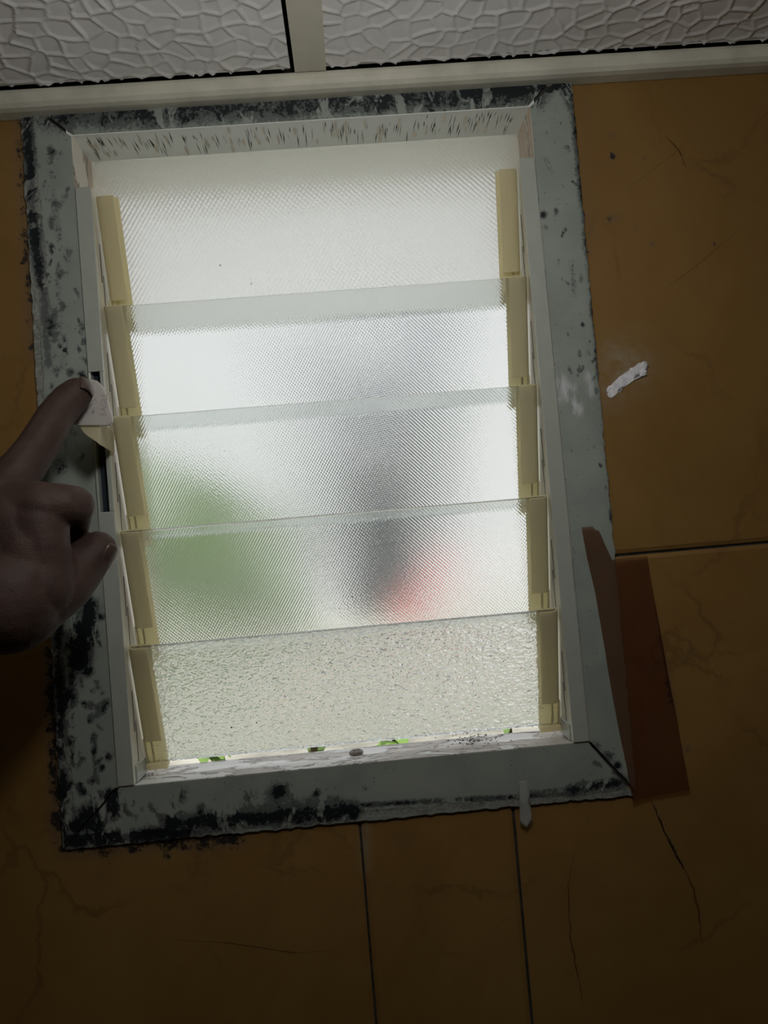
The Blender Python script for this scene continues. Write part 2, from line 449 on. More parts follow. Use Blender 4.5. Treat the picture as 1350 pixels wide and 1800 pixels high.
# ceiling panels with the raised crazed pattern
PTS = {}
def crazed(X, Y, cell=0.0150):
    """distance to the nearest cell border, vectorised Voronoi"""
    gx, gy = X / cell, Y / cell
    ix, iy = np.floor(gx).astype(int), np.floor(gy).astype(int)
    def jit(a, b, s):
        h = np.sin(a * 127.1 + b * 311.7 + s * 74.7) * 43758.5453
        return h - np.floor(h)
    best = np.full(X.shape, 9.0); bx = np.zeros(X.shape); by = np.zeros(X.shape)
    for dx in (-1, 0, 1):
        for dy in (-1, 0, 1):
            px, py = ix + dx + 0.1 + .8 * jit(ix + dx, iy + dy, 1), iy + dy + 0.1 + .8 * jit(ix + dx, iy + dy, 2)
            d = (px - gx) ** 2 + (py - gy) ** 2
            m_ = d < best
            best = np.where(m_, d, best); bx = np.where(m_, px, bx); by = np.where(m_, py, by)
    e = np.full(X.shape, 9.0)
    for dx in (-2, -1, 0, 1, 2):
        for dy in (-2, -1, 0, 1, 2):
            px, py = ix + dx + 0.1 + .8 * jit(ix + dx, iy + dy, 1), iy + dy + 0.1 + .8 * jit(ix + dx, iy + dy, 2)
            vx, vy = px - bx, py - by
            L = np.hypot(vx, vy)
            ok = L > 1e-5
            q = np.where(ok, (((px + bx) / 2 - gx) * vx + ((py + by) / 2 - gy) * vy) / np.where(ok, L, 1), 9)
            e = np.minimum(e, q)
    return e * cell
def panel(x0, x1, y0, y1, fine_to):
    xs = np.arange(x0, x1, 0.0013) if fine_to else np.arange(x0, x1 + 1e-6, 0.02)
    ys = np.concatenate([np.arange(y0, y1 - 0.15, 0.0026), np.arange(y1 - 0.15, y1 + 1e-6, 0.0012)]) if fine_to else np.arange(y0, y1 + 1e-6, 0.02)
    X, Y = np.meshgrid(xs, ys)
    wx = 0.0018 * np.sin(Y * 160 + X * 40) + 0.0018 * np.sin(Y * 67 - X * 90)
    wy = 0.0015 * np.sin(X * 150 + 1.3) + 0.0018 * np.sin(X * 57 + Y * 80)
    d = crazed(X + wx, Y + wy)
    width = 0.00105 + 0.0003 * np.sin(X * 210 + Y * 170)
    hgt = np.clip(1 - d / (width * 1.5), 0, 1)
    hgt = hgt * hgt * (3 - 2 * hgt)
    gapm = 0.55 + 0.45 * np.sin(X * 95 + Y * 130 + 2 * np.sin(X * 31))      # ridges fade in and out
    hgt *= np.clip(gapm + 0.5, 0, 1)
    Z = CZ - 0.0013 * hgt
    if fine_to:
        Y = np.where(Y > y1 - 0.003, Y - 0.0012 * (1 - hgt), Y)            # uneven front lip
    nx, ny = len(xs), len(ys)
    V = np.stack([X.ravel(), Y.ravel(), Z.ravel()], 1)
    j, i = np.meshgrid(np.arange(ny - 1), np.arange(nx - 1), indexing='ij')
    a = (j * nx + i).ravel()
    F = np.stack([a, a + nx, a + nx + 1, a + 1], 1)
    me = mesh('ceiling_panel', V, F.tolist())
    return link('panel', me, M['ceiling_panel'], ceiling, smooth=True)
panel(-0.44, 0.1590, -0.62, -0.0125, True)
panel(0.1826, 0.78, -0.62, -0.0125, True)
for x0, x1 in ((-0.74, -0.46), (-0.44, 0.159), (0.1826, 0.78), (0.80, 1.14)):
    if x0 < -0.5 or x0 > 0.7: panel(x0, x1, -0.62, -0.0125, False)
    panel(x0, x1, -1.22, -0.64, False)
    panel(x0, x1, -1.74, -1.24, False)
for x0 in (-0.459, 0.1609, 0.7805):
    link('batten', MB().box(x0, x0 + 0.0219, RY0, -0.0125, CZ - 0.0022, CZ + 0.002).build('batten', M['batten']).data, None, ceiling)
for o in [o for o in bpy.data.objects if o.name.startswith('batten') and o.parent is None]: bpy.data.objects.remove(o)
for y0 in (-1.2395, -0.6385):
    MB().box(RX0, RX1, y0, y0 + 0.018, CZ - 0.0012, CZ + 0.003).build('batten', M['batten'], ceiling, 0.0004)

# rounded plastic edge trim between ceiling and wall
g = MB()
prof = [(0.0034, 0.4715), (-0.006, 0.4718), (-0.0095, 0.4728), (-0.0117, 0.4752), (-0.0124, 0.4785), (-0.0122, 0.4820), (-0.0115, 0.4846), (-0.0095, 0.4856), (0.0034, 0.4856)]
g.prism(prof, lambda y, z: (RX0, y, z), lambda y, z: (RX1, y, z))
tag(g.build('trim_1', M['cornice'], None, smooth=False, bevel=0.0008), kind='structure')

# ------------------------------------------------------------------ window casing, reveals and sill
window = tag(empty('window_1'), kind='structure')
MOULD_SHADE = to_xz([(45, 190, 60, 420, 17, 1.0), (60, 420, 72, 500, 14, .95), (75, 500, 85, 640, 12, .7), (90, 300, 105, 440, 12, .5), (100, 480, 110, 640, 14, .5), (85, 700, 78, 900, 12, .7), (85, 560, 8, .7), (118, 700, 30, .6),
    (100, 650, 12, .7), (105, 820, 24, .75), (140, 780, 10, .5), (150, 1070, 140, 1160, 26, 1.2), (130, 1130, 22, 1.2), (155, 1180, 14, 1.0), (100, 1080, 112, 1480, 15, .95), (115, 1230, 24, 1.1), (125, 1180, 130, 1330, 12, .75),
    (160, 1240, 12, .75), (125, 1300, 18, 1.0), (165, 1330, 170, 1370, 8, .7), (135, 1450, 22, 1.1), (160, 1440, 30, 1.2), (195, 1400, 18, 1.1), (200, 1420, 24, 1.1), (120, 1480, 330, 1465, 18, 1.1), (300, 1450, 620, 1425, 24, 1.0),
    (315, 1398, 20, .8), (400, 1430, 600, 1410, 20, .75), (490, 1395, 26, .95), (555, 1395, 12, .9), (440, 1400, 14, .9), (560, 1420, 1000, 1395, 7, .8), (640, 1385, 8, .6), (1000, 1390, 1095, 1375, 16, .85), (910, 1400, 1000, 1385, 10, .7),
    (1070, 1330, 16, .75), (1050, 1310, 10, .6), (1085, 1345, 10, .9), (1065, 1260, 7, .6), (1045, 1340, 1095, 1365, 6, .8),
    (90, 205, 940, 165, 40, .86), (90, 180, 460, 170, 18, .85), (220, 185, 380, 190, 22, .9), (360, 190, 12, 1.0), (460, 175, 900, 150, 15, .7), (640, 165, 20, .7), (800, 170, 960, 150, 24, 1.05), (900, 165, 985, 145, 15, 1.15), (500, 210, 925, 185, 6, .55),  # head board: mould plus shade under the ceiling trim, painted in
    (95, 205, 128, 235, 7, .7), (955, 378, 10, .95), (960, 400, 8, .7), (990, 150, 1015, 200, 18, .8), (1015, 200, 1038, 430, 16, .95), (1040, 430, 1062, 660, 16, .92), (1000, 260, 12, .6), (1005, 460, 1010, 520, 8, .6), (1055, 640, 10, .9), (1030, 620, 8, .6), (1030, 720, 8, .5), (975, 530, 8, .5),
    (1072, 760, 1090, 960, 13, .85), (1040, 290, 8, .5)])
R2 = np.random.default_rng(5)
def scatter(n, xa, xb, ya, yb, slope, r0, r1, s0, s1):
    out = []
    for _ in range(n):
        y = R2.uniform(ya, yb); x = xa + (xb - xa) * R2.beta(1.1, 2.0) + slope * (y - ya)
        L = R2.uniform(0, 16); a = R2.uniform(0.6, 2.4)
        out.append((x, y, x + L * math.cos(a), y + L * math.sin(a), R2.uniform(r0, r1), R2.uniform(s0, s1)))
    return out
MOULD_SHADE += to_xz(scatter(80, 62, 140, 260, 800, .07, 4, 11, .55, .86) + scatter(60, 95, 190, 1060, 1400, .07, 4, 12, .6, .92) + scatter(26, 190, 60, 1380, 1460, 0, 4, 12, .6, .95)
    + scatter(60, 1040, 950, 200, 900, .085, 3, 7, .6, .88) + scatter(30, 200, 620, 1395, 1440, 0, 4, 12, .6, .95) + scatter(30, 150, 900, 160, 200, 0, 4, 12, .6, .9))
MORTAR = to_xz([(40, 190, 75, 560, 14, 1.0), (60, 560, 85, 960, 10, .7), (90, 1000, 118, 1480, 14, .8), (120, 1485, 600, 1440, 14, .45), (600, 1435, 1100, 1395, 10, .5), (1020, 160, 1060, 640, 12, .8), (1060, 640, 1095, 970, 14, .75), (960, 280, 970, 300, 6, .5)])
SCUFF = to_xz([(985, 670, 1015, 720, 12, 1.0), (1000, 690, 20, .7), (1035, 660, 1038, 690, 8, .7), (985, 700, 975, 712, 3, .6)])
def board(corners, n, k, jag_edge):
    """flat mitred board from its four corners: inner0, inner1, outer1, outer0; the outer edge is ragged"""
    A, Bc, Cc, Dc = [np.array(c, float) for c in corners]
    s = np.linspace(0, 1, n)[None, :, None]; w = np.linspace(0, 1, k)[:, None, None]
    P = (A * (1 - s) + Bc * s) * (1 - w) + (Dc * (1 - s) + Cc * s) * w
    P = P.reshape(-1, 2)
    wf = np.repeat(np.linspace(0, 1, k), n)
    out = (Cc + Dc - A - Bc); out /= np.hypot(*out)
    jag = np.array([noise.noise(Vector((p[0] * 130, p[1] * 130, 3.1))) + .6 * noise.noise(Vector((p[0] * 420, p[1] * 420, 7.7))) for p in P])
    P = P + out[None, :] * (jag * jag_edge * wf ** 6)[:, None]
    rough = np.array([noise.noise(Vector((p[0] * 220, p[1] * 220, 1.2))) for p in P])
    mo = field(P, MORTAR)
    y = 0.0 + 0.0006 * rough * mo + 0.0004 * mo + 0.0009 * wf ** 8
    V = np.stack([P[:, 0], y, P[:, 1]], 1)
    F = [(j * n + i, j * n + i + 1, (j + 1) * n + i + 1, (j + 1) * n + i) for j in range(k - 1) for i in range(n - 1)]
    # skirt back to the wall
    ring = [i for i in range(n)] + [j * n + n - 1 for j in range(1, k)] + [(k - 1) * n + i for i in range(n - 2, -1, -1)] + [j * n for j in range(k - 2, 0, -1)]
    b = len(V)
    V = np.vstack([V, np.array([[V[i][0], 0.007, V[i][2]] for i in ring])])
    m_ = len(ring)
    F += [(ring[i], b + i, b + (i + 1) % m_, ring[(i + 1) % m_]) for i in range(m_)]
    me = mesh('casing_board', V, F)
    bm = bmesh.new(); bm.from_mesh(me); bmesh.ops.recalc_face_normals(bm, faces=bm.faces); bm.to_mesh(me); bm.free()
    col = np.zeros((len(V), 3), np.float32)
    Q = V[:, [0, 2]]
    col[:, 0], col[:, 1], col[:, 2] = field(Q, MOULD_SHADE), field(Q, MORTAR), field(Q, SCUFF)
    add_attr(me, 'stain_shade', col)
    return link('casing_board', me, M['casing'], window)
gp = 0.0006
e_ = 0.0007
board([(-e_, 0 + gp), (-e_, HO - gp), (-0.0345, HO + .028), (-0.0405, -.0385)], 400, 30, 0.0011)
board([(WO + e_, HO - gp), (WO + e_, 0 + gp), (WO + .0305, -.0375), (WO + .033, HO + .028)], 400, 30, 0.0009)
board([(0 + gp, HO + e_), (WO - gp, HO + e_), (WO + .027, HO + .028), (-.030, HO + .028)], 280, 26, 0.0)
board([(WO - gp, -e_), (0 + gp, -e_), (-.0395, -.039), (WO + .029, -.0405)], 300, 32, 0.0011)

g = MB()                            # dark packing behind the mitres
g.box(-.034, -.005, 0.0026, 0.006, -.036, HO + .025).box(WO + .005, WO + .0295, 0.0026, 0.006, -.034, HO + .025)
g.box(-.005, WO + .005, 0.0026, 0.006, -.036, -.013).box(-.005, WO + .005, 0.0026, 0.006, HO + .007, HO + .025)
g.build('packing', M['grout'], window)
# reveals: soffit, two sides, sill
MB().box(-.004, WO + .004, 0.0006, 0.112, HO, HO + .006).build('soffit_board', M['soffit_paint'], window)
MB().box(-.004, 0.0, 0.0006, 0.112, 0, HO).build('reveal_board', M['reveal_wood'], window)
MB().box(WO, WO + .004, 0.0006, 0.112, 0, HO).build('reveal_board', M['reveal_wood'], window)
g = MB(); g.prism([(0.0004, 0.0), (0.053, -0.0030), (0.056, -0.0055), (0.112, -0.030), (0.112, -0.035), (0.0075, -0.035), (0.0075, -0.0012), (0.0004, -0.0006)], lambda y, z: (-.004, y, z), lambda y, z: (WO + .004, y, z))
g.build('sill', M['sill_paint'], window)
# peeling paint on the soffit: dark splits and lifted slivers, running front to back
g, gd = MB(), MB()
for i in range(150):
    x = RNG.uniform(0.006, WO - .006)
    y0 = RNG.uniform(0.001, 0.022); L = RNG.uniform(0.007, 0.024); w = RNG.uniform(0.00012, 0.00042)
    sk = RNG.uniform(-.0012, .0012) + 0.002 * (x - .16) * -1
    zz = HO - 0.00012
    gd.add([(x - w * .2, y0, zz), (x + w + sk * .5, y0 + L * .5, zz), (x + sk, y0 + L, zz), (x - w + sk * .5, y0 + L * .45, zz)], [(0, 1, 2, 3)])
for i in range(46):
    x = RNG.uniform(0.006, WO - .006)
    y0 = RNG.uniform(0.001, 0.026); L = RNG.uniform(0.007, 0.015); w = RNG.uniform(0.0005, 0.0013)
    lift = RNG.uniform(.0006, .002)
    zz = HO - 0.0002
    vs_ = []
    for k in range(6):
        a = k / 5; hw = w * math.sin(math.pi * min(.98, a + .05)) + 0.0001
        vs_ += [(x - hw, y0 + L * a, zz), (x + hw, y0 + L * a, zz - lift * math.sin(math.pi * a) * .8)]
    g.add(vs_, [(2 * k, 2 * k + 1, 2 * k + 3, 2 * k + 2) for k in range(5)])
tag(g.build('paint_flakes', M['paint_flake'], window), 'curled slivers of peeling paint', kind='stuff')
tag(gd.build('paint_cracks', M['paint_crack'], window), 'dark splits in the paint', kind='stuff')

# screw in the sill and its grime
def on_z(px, py, z):
    d = RM.T @ np.array([(px - 675) / FPX, 1.0, -(py - 900) / FPX])
    return Vector(CAM + d * ((z - CAM[2]) / d[2]))
p = on_z(626, 1320, 0.001)
g = MB()
N = 24; rr = 0.0052
rings = [(rr, -0.0004), (rr, 0.0009), (rr * .85, 0.0016), (rr * .62, 0.0018), (rr * .55, 0.0010), (0.0003, 0.0009)]
vs_ = [(p.x + r * math.cos(2 * math.pi * i / N), p.y + r * math.sin(2 * math.pi * i / N), z - .0002) for r, z in rings for i in range(N)]
g.add(vs_, [(k * N + i, k * N + (i + 1) % N, (k + 1) * N + (i + 1) % N, (k + 1) * N + i) for k in range(len(rings) - 1) for i in range(N)])
for a in (0.4, 0.4 + math.pi / 2):
    ca, sa = math.cos(a), math.sin(a)
    g.box(-.0032, .0032, -.0006, .0006, 0.0006, 0.00165, lambda x, y, z, ca=ca, sa=sa: (p.x + x * ca - y * sa, p.y + x * sa + y * ca, z))
g.build('screw', M['screw_metal'], window, smooth=False)
g = MB()
for i in range(150):
    q = on_z(RNG.normal(835, 26), RNG.normal(1300, 5), 0)
    if i > 100: q = on_z(RNG.choice([260, 980, 1000]) + RNG.normal(0, 14), 0, 0) if False else on_z(*( (RNG.normal(985, 16), RNG.normal(1288, 5)) if i % 2 else (RNG.normal(262, 10), RNG.normal(1362, 5))), 0)
    r = RNG.uniform(.0003, .0011) if i <= 100 else RNG.uniform(.0002, .0006)
    vs_ = [(q.x + r * dx * RNG.uniform(.6, 1.4), q.y + r * dy * RNG.uniform(.6, 1.4), max(-.0003, q.z + r * dz * .6)) for dx, dy, dz in ((1, 0, 0), (-1, 0, 0), (0, 1, 0), (0, -1, 0), (0, 0, 1), (0, 0, -1))]
    g.add(vs_, [(0, 2, 4), (2, 1, 4), (1, 3, 4), (3, 0, 4), (2, 0, 5), (1, 2, 5), (3, 1, 5), (0, 3, 5)])
tag(g.build('grime', M['dirt'], window), 'crumbs of dark dirt on the sill', kind='stuff')

# ------------------------------------------------------------------ louvre frames: channel, clips, latch handle
TH = math.radians(16.2)
TOPS = [0.4110, 0.3322, 0.2535, 0.1730, 0.0925]
YT = -0.0012
def blade_tf(ztop, th=TH):
    """local (x, u down the blade, w towards the room) -> world"""
    s, c_ = math.sin(th), math.cos(th)
    return lambda x, u, w: (x, YT + u * s - w * c_, ztop - u * c_ - w * s)
def make_frame(side):
    """side +1: stands at the left of the opening, -1: mirrored"""
    X = (lambda v: v) if side > 0 else (lambda v: WO - v)
    root = empty('louvre_frame', (X(0.0055), 0.016, 0.0))
    sx = lambda a, b: (min(X(a), X(b)), max(X(a), X(b)))
    g = MB()
    zb, zt = 0.0004, 0.4180
    s0, s1 = (0.1885, 0.2868)
    if side > 0:   # front plate with the latch slot
        g.box(*sx(0, .0110), -.0014, 0.0, zb, s0).box(*sx(0, .0110), -.0014, 0.0, s1, zt)
        g.box(*sx(0, .0008), -.0014, 0.0, s0, s1).box(*sx(.0078, .0110), -.0014, 0.0, s0, s1)
    else:
        g.box(*sx(0, .0110), -.0014, 0.0, zb, zt)
    g.box(*sx(0.0003, .0012), 0.0, .034, zb, zt)
    g.box(*sx(.0012, .0098), 0.0328, .034, zb, zt).box(*sx(.0012, .0098), 0.0, .034, zt - .001, zt)
    ch = g.build('channel', M['jamb_shaded'], root, 0.0007)
    MB().box(*sx(.0098, .0110), 0.0001, .034, zb, zt).build('web', M['jamb_lit'], root, 0.0003)
    # foot block at the base
    g = MB(); g.box(*sx(.0110, .0122), 0.004, .030, zb, .012)
    g.build('foot_block', M['jamb_shaded'], root, 0.0005)
    if side > 0:
        g = MB(); g.box(*sx(.0014, .0096), .006, .007, s0 - .004, s1 + .004)
        g.build('slot_liner', M['dark_slot'], root)
        g = MB(); g.box(*sx(.0056, .0062), .0035, .0055, s0 - .003, s1 + .003)
        g.build('slide_rod', M['dark_slot'], root)
    for zt_ in TOPS:
        f = blade_tf(zt_, math.radians(13.5) if zt_ == TOPS[0] else TH)
        v0 = 0.0118
        # front flange rolled into the side wall
        arc = [(0.0145, 0.0), (0.0066, 0.0)] + [(0.0066 - 0.0060 * math.sin(a), -0.0060 + 0.0060 * math.cos(a)) for a in [math.radians(d) for d in (10, 20, 30, 40, 50, 60, 70, 80, 90)]] + [(0.0006, -0.0078)]
        th_ = 0.0013
        inn = []
        for i, (a, b) in enumerate(arc):
            q0, q1 = arc[max(0, i - 1)], arc[min(len(arc) - 1, i + 1)]
            dx, dy = q1[0] - q0[0], q1[1] - q0[1]; L = math.hypot(dx, dy)
            inn.append((a - dy / L * th_ * -1 * -1 if False else a + (-dy / L) * th_ , b + (dx / L) * th_))
        poly = arc + inn[::-1]
        g = MB()
        U1 = 0.0715
        g.prism(poly, lambda v, w: f(X(v0 + v), 0.0, w), lambda v, w: f(X(v0 + v), U1, w))
        g.box(0.0006, 0.0160, 0.0, 0.0925, -0.0078, -0.0066, lambda v, u, w: f(X(v0 + v), u, w))
        g.box(0.0006, 0.0018, U1 - .001, 0.0925, -0.0078, -0.0020, lambda v, u, w: f(X(v0 + v), u, w))
        g.box(0.0052, 0.0066, U1 - .004, 0.0915, -0.0068, -0.0054, lambda v, u, w: f(X(v0 + v), u, w))
        clip = g.build('blade_clip', M['clip'], root, 0.00035)
        g = MB(); g.box(0.0006, 0.0160, 0.0898, 0.0940, -0.0080, -0.0002, lambda v, u, w: f(X(v0 + v), u, w))
        lip = g.build('stop_lip', M['clip'], None, 0.0005)
        lip.parent = clip
        lip.matrix_parent_inverse = Matrix.Identity(4)
        # pivot slit and boss on the channel behind each clip
        g = MB(); g.box(*sx(.0110, .01118), .0085, .0097, zt_ - .058, zt_ - .030)
        g.box(*sx(.0110, .01118), .0125, .0135, zt_ - .080, zt_ - .052)
        g.build('pivot_slit', M['dark_slot'], root)
    return root
LF = tag(make_frame(1), 'cream louvre frame with latch handle and dark slot, beside the reaching hand', 'louvre frame', 'pair of louvre frames', 'thing')
RF = tag(make_frame(-1), 'cream louvre frame without handle, beside the brown taped casing', 'louvre frame', 'pair of louvre frames', 'thing')

# latch handle: flag plate on a short lever, with raised lettering
HY = -0.044
outline_px = [(122, 700), (128, 678), (142, 668), (158, 666), (170, 669), (180, 679), (186, 692), (192, 712), (198, 733), (198, 741), (194, 746), (187, 748), (160, 748), (135, 748), (124, 742)]
pl = [at(a, b, HY) for a, b in outline_px]
poly = [(q.x, q.z) for q in pl]
g = MB(); g.prism(poly, lambda x, z: (x, HY, z), lambda x, z: (x, HY + .0022, z))
handle = g.build('latch_handle', M['handle_plastic'], LF, 0.0005)
handle['label'] = 'flag-shaped latch handle with raised lettering'
g = MB()
lev = [(146, 744), (186, 744), (186, 786), (178, 779), (166, 772), (157, 764)]
lp = [at(a, b, -0.030) for a, b in lev]
g.prism([(q.x, q.z) for q in lp], lambda x, z: (x, HY + .0022, z), lambda x, z: (x * .55 + .003, 0.004, z))
lever = g.build('lever', M['clip'], None, 0.0005); lever.parent = handle; lever.matrix_parent_inverse = Matrix.Identity(4)
def text_mesh(body, size, pos, rotz, mat, parent, name):
    cu = bpy.data.curves.new(name, 'FONT')
    cu.body = body; cu.size = size; cu.extrude = 0.00012; cu.align_x = 'CENTER'; cu.align_y = 'CENTER'
    tmp = bpy.data.objects.new(name, cu); COL.objects.link(tmp)
    me = bpy.data.meshes.new_from_object(tmp.evaluated_get(bpy.context.evaluated_depsgraph_get()))
    bpy.data.objects.remove(tmp)
    mw = Matrix.Translation(pos) @ Matrix.Rotation(math.radians(90), 4, 'X') @ Matrix.Rotation(rotz, 4, 'Z')
    me.transform(mw)
    o = link(name, me, mat)
    o.parent = parent; o.matrix_parent_inverse = Matrix.Identity(4)
    return o
bpy.context.view_layer.update()
tc = at(183, 711, HY)
text_mesh('EAGLE', 0.0050, Vector((tc.x, HY - .0001, tc.z)), math.radians(82), M['handle_print'], handle, 'lettering')
g = MB()
for k, (cx, cy, L, a) in enumerate(((166, 706, .0048, 60), (163, 715, .0055, 48), (167, 722, .0050, 75), (171, 703, .0040, 110), (165, 727, .0036, 20))):
    q = at(cx, cy, HY); ca, sa = math.cos(math.radians(a)), math.sin(math.radians(a))
    pts = []
    for i in range(7):
        s = i / 6 - .5; bend = .0012 * (1 - 4 * s * s)
        w = .00042 * (1 - abs(s) * 1.5)
        for sg in (-1, 1):
            lx, lz = s * L, bend + sg * w
            pts.append((q.x + lx * ca - lz * sa, HY - .00012, q.z + lx * sa + lz * ca))
    g.add(pts, [(2 * i, 2 * i + 1, 2 * i + 3, 2 * i + 2) for i in range(6)])
em = g.build('emblem', M['handle_print']); em.parent = handle; em.matrix_parent_inverse = Matrix.Identity(4)

# ------------------------------------------------------------------ glass
def pane(ztop, x0, x1, u0, u1, w0, w1, mat, th=TH):
    f = blade_tf(ztop, th)
    g = MB().box(x0, x1, u0, u1, w0, w1, f)
    return g.build('glass_louvre', mat, None, 0.0003, segs=1)
labels = ['finely dimpled glass louvre below the top pane, pale with a grey patch behind it',
          'finely dimpled glass louvre level with the latch handle and its dark slot',
          'finely dimpled glass louvre with green and a red patch showing through',
          'pebble-textured bottom glass louvre just above the sill']
for i, z in enumerate(TOPS[1:]):
    o = pane(z, 0.0133, WO - 0.0133, 0.0004, 0.0894, -0.0062, -0.0022, M['glass_pebble'] if i == 3 else M['glass_fine'])
    tag(o, labels[i], 'glass louvre', 'glass louvres in the window')
g = MB().box(0.0008, WO - .0008, 0.0370, 0.0410, 0.3235, HO - .0004)
tag(g.build('glass_louvre', M['glass_coarse'], None, 0.0003, segs=1), 'coarsely dimpled top glass pane directly under the peeling white soffit', 'glass louvre', 'glass louvres in the window')

# ------------------------------------------------------------------ tape, clear strip, white smear
def flat_patch(name, px, y0, thick, mat, bulge, sub=5):
    pts = [at(a, b) for a, b in px]
    bm = bmesh.new()
    vs_ = [bm.verts.new((q.x, 0, q.z)) for q in pts]
    bm.faces.new(vs_)
    bmesh.ops.triangulate(bm, faces=bm.faces)
    for _ in range(sub):
        bmesh.ops.subdivide_edges(bm, edges=[e for e in bm.edges if e.calc_length() > 0.004], cuts=1)
        bmesh.ops.triangulate(bm, faces=bm.faces)
    for v in bm.verts:
        v.co.y = y0 - bulge(v.co.x, v.co.z)
    bmesh.ops.recalc_face_normals(bm, faces=bm.faces)
    me = bpy.data.meshes.new(name); bm.to_mesh(me); bm.free()
    o = link(name, me, mat, None, smooth=True)
    so = o.modifiers.new('thickness', 'SOLIDIFY'); so.thickness = thick; so.offset = 0
    return o
def tape_bulge(x, z):
    b = 0.0006 * abs(noise.noise(Vector((x * 70, z * 22, 0)))) + 0.0011 * max(0, noise.noise(Vector((x * 30 + z * 24, z * 30, 4))))
    return b + 0.0003 + (0.0014 if x < 0.366 else 0.0)
o = flat_patch('packing_tape', [(1021, 927), (1040, 925), (1046, 931), (1052, 933), (1062, 956), (1075, 984), (1088, 982), (1112, 980), (1138, 978), (1146, 1030), (1152, 1075), (1160, 1120), (1170, 1180), (1183, 1240), (1193, 1290), (1203, 1345), (1212, 1388),
    (1180, 1393), (1150, 1400), (1128, 1402), (1112, 1411), (1108, 1380), (1100, 1345), (1088, 1290), (1074, 1215), (1060, 1130), (1046, 1045), (1031, 980)], 0.0006, 0.0001, M['tape'], tape_bulge)
tag(o, 'crinkled brown packing tape stuck over the lower casing and tile', 'tape')
o = flat_patch('clear_tape_strip', [(911, 1373), (925, 1371), (930, 1390), (931, 1415), (935, 1440), (925, 1453), (914, 1446), (916, 1420), (913, 1395)], -0.0012, 0.0003, M['clear_tape'], lambda x, z: 0.0004 * math.sin(z * 300))
tag(o, 'short milky strip hanging from the bottom casing over the tile', 'tape')
base_pts = [(1069, 685), (1078, 672), (1092, 660), (1104, 652), (1116, 644), (1128, 635), (1139, 632), (1143, 644), (1139, 656), (1124, 661), (1112, 670), (1098, 679), (1089, 689), (1079, 700), (1072, 699)]
jag = []
for (a, b), (c, d) in zip(base_pts, base_pts[1:] + base_pts[:1]):
    for k in range(4):
        jag.append((a + (c - a) * k / 4 + random.uniform(-2.6, 2.6), b + (d - b) * k / 4 + random.uniform(-2.6, 2.6)))
o = flat_patch('paint_smear', jag, 0.0035, 0.0002, M['putty_white'], lambda x, z: 0.0002 + 0.0011 * abs(noise.noise(Vector((x * 380, z * 380, 2)))))
tag(o, 'lumpy white smear on the ochre tile', 'smear')

# ------------------------------------------------------------------ the reaching hand
def chain(bm, pts):
    """pts: (px, py, Y, radius in px at that depth); dense overlapping balls"""
    out = []
    for (a, b, Y, r), (a2, b2, Y2, r2) in zip(pts[:-1], pts[1:]):
        for k in range(9):
            s = k / 8
            out.append((a + (a2 - a) * s, b + (b2 - b) * s, Y + (Y2 - Y) * s, r + (r2 - r) * s))
    for a, b, Y, r in out:
        q = at(a, b, Y)
        rad = r * (Y - CAM[1]) / FPX
        bmesh.ops.create_icosphere(bm, subdivisions=3 if r > 45 else 2, radius=rad, matrix=Matrix.Translation(q))
bm = bmesh.new()
chain(bm, [(136, 690, -.0565, 27), (119, 706, -.060, 31), (98, 731, -.067, 32), (84, 757, -.074, 34), (62, 791, -.082, 35), (38, 824, -.090, 38), (0, 870, -.098, 48)])
chain(bm, [(18, 905, -.104, 58), (70, 892, -.112, 46), (112, 886, -.110, 36), (131, 888, -.104, 35)])
chain(bm, [(132, 888, -.104, 32), (132, 915, -.088, 28), (124, 950, -.074, 25), (105, 985, -.066, 25)])
chain(bm, [(172, 967, -.088, 34), (158, 980, -.090, 38), (137, 1002, -.094, 44), (110, 1026, -.100, 52), (70, 1045, -.106, 64), (20, 1058, -.110, 86)])
chain(bm, [(66, 925, -.112, 52), (74, 960, -.114, 46), (82, 995, -.112, 48), (74, 1030, -.112, 58)])
chain(bm, [(30, 925, -.108, 66), (48, 970, -.112, 62), (50, 1005, -.112, 64), (15, 1050, -.112, 98)])
chain(bm, [(0, 890, -.100, 62), (-20, 960, -.104, 95), (-20, 1040, -.108, 100), (-110, 1090, -.125, 95), (-240, 1150, -.160, 92)])
chain(bm, [(-30, 860, -.094, 45), (-40, 800, -.075, 34), (-60, 770, -.060, 30)])
chain(bm, [(-70, 900, -.096, 50), (-90, 850, -.080, 32), (-95, 830, -.06, 28)])
p0 = at(-240, 1150, -.160)
for k in range(26):                 # forearm, out of the picture
    a = k / 25
    bmesh.ops.create_icosphere(bm, subdivisions=3, radius=0.0255 + 0.014 * a, matrix=Matrix.Translation(p0 + Vector((-.17, -.17, -.15)) * a))
me = bpy.data.meshes.new('person'); bm.to_mesh(me); bm.free()
hand = link('person', me, M['skin'], None, smooth=True)
r = hand.modifiers.new('one_surface', 'REMESH'); r.mode = 'VOXEL'; r.voxel_size = 0.0011; r.use_smooth_shade = True
s = hand.modifiers.new('soften', 'SMOOTH'); s.factor = 0.5; s.iterations = 6
tag(hand, 'bare hand reaching in, one finger extended to press the latch handle', 'person', kind='thing')
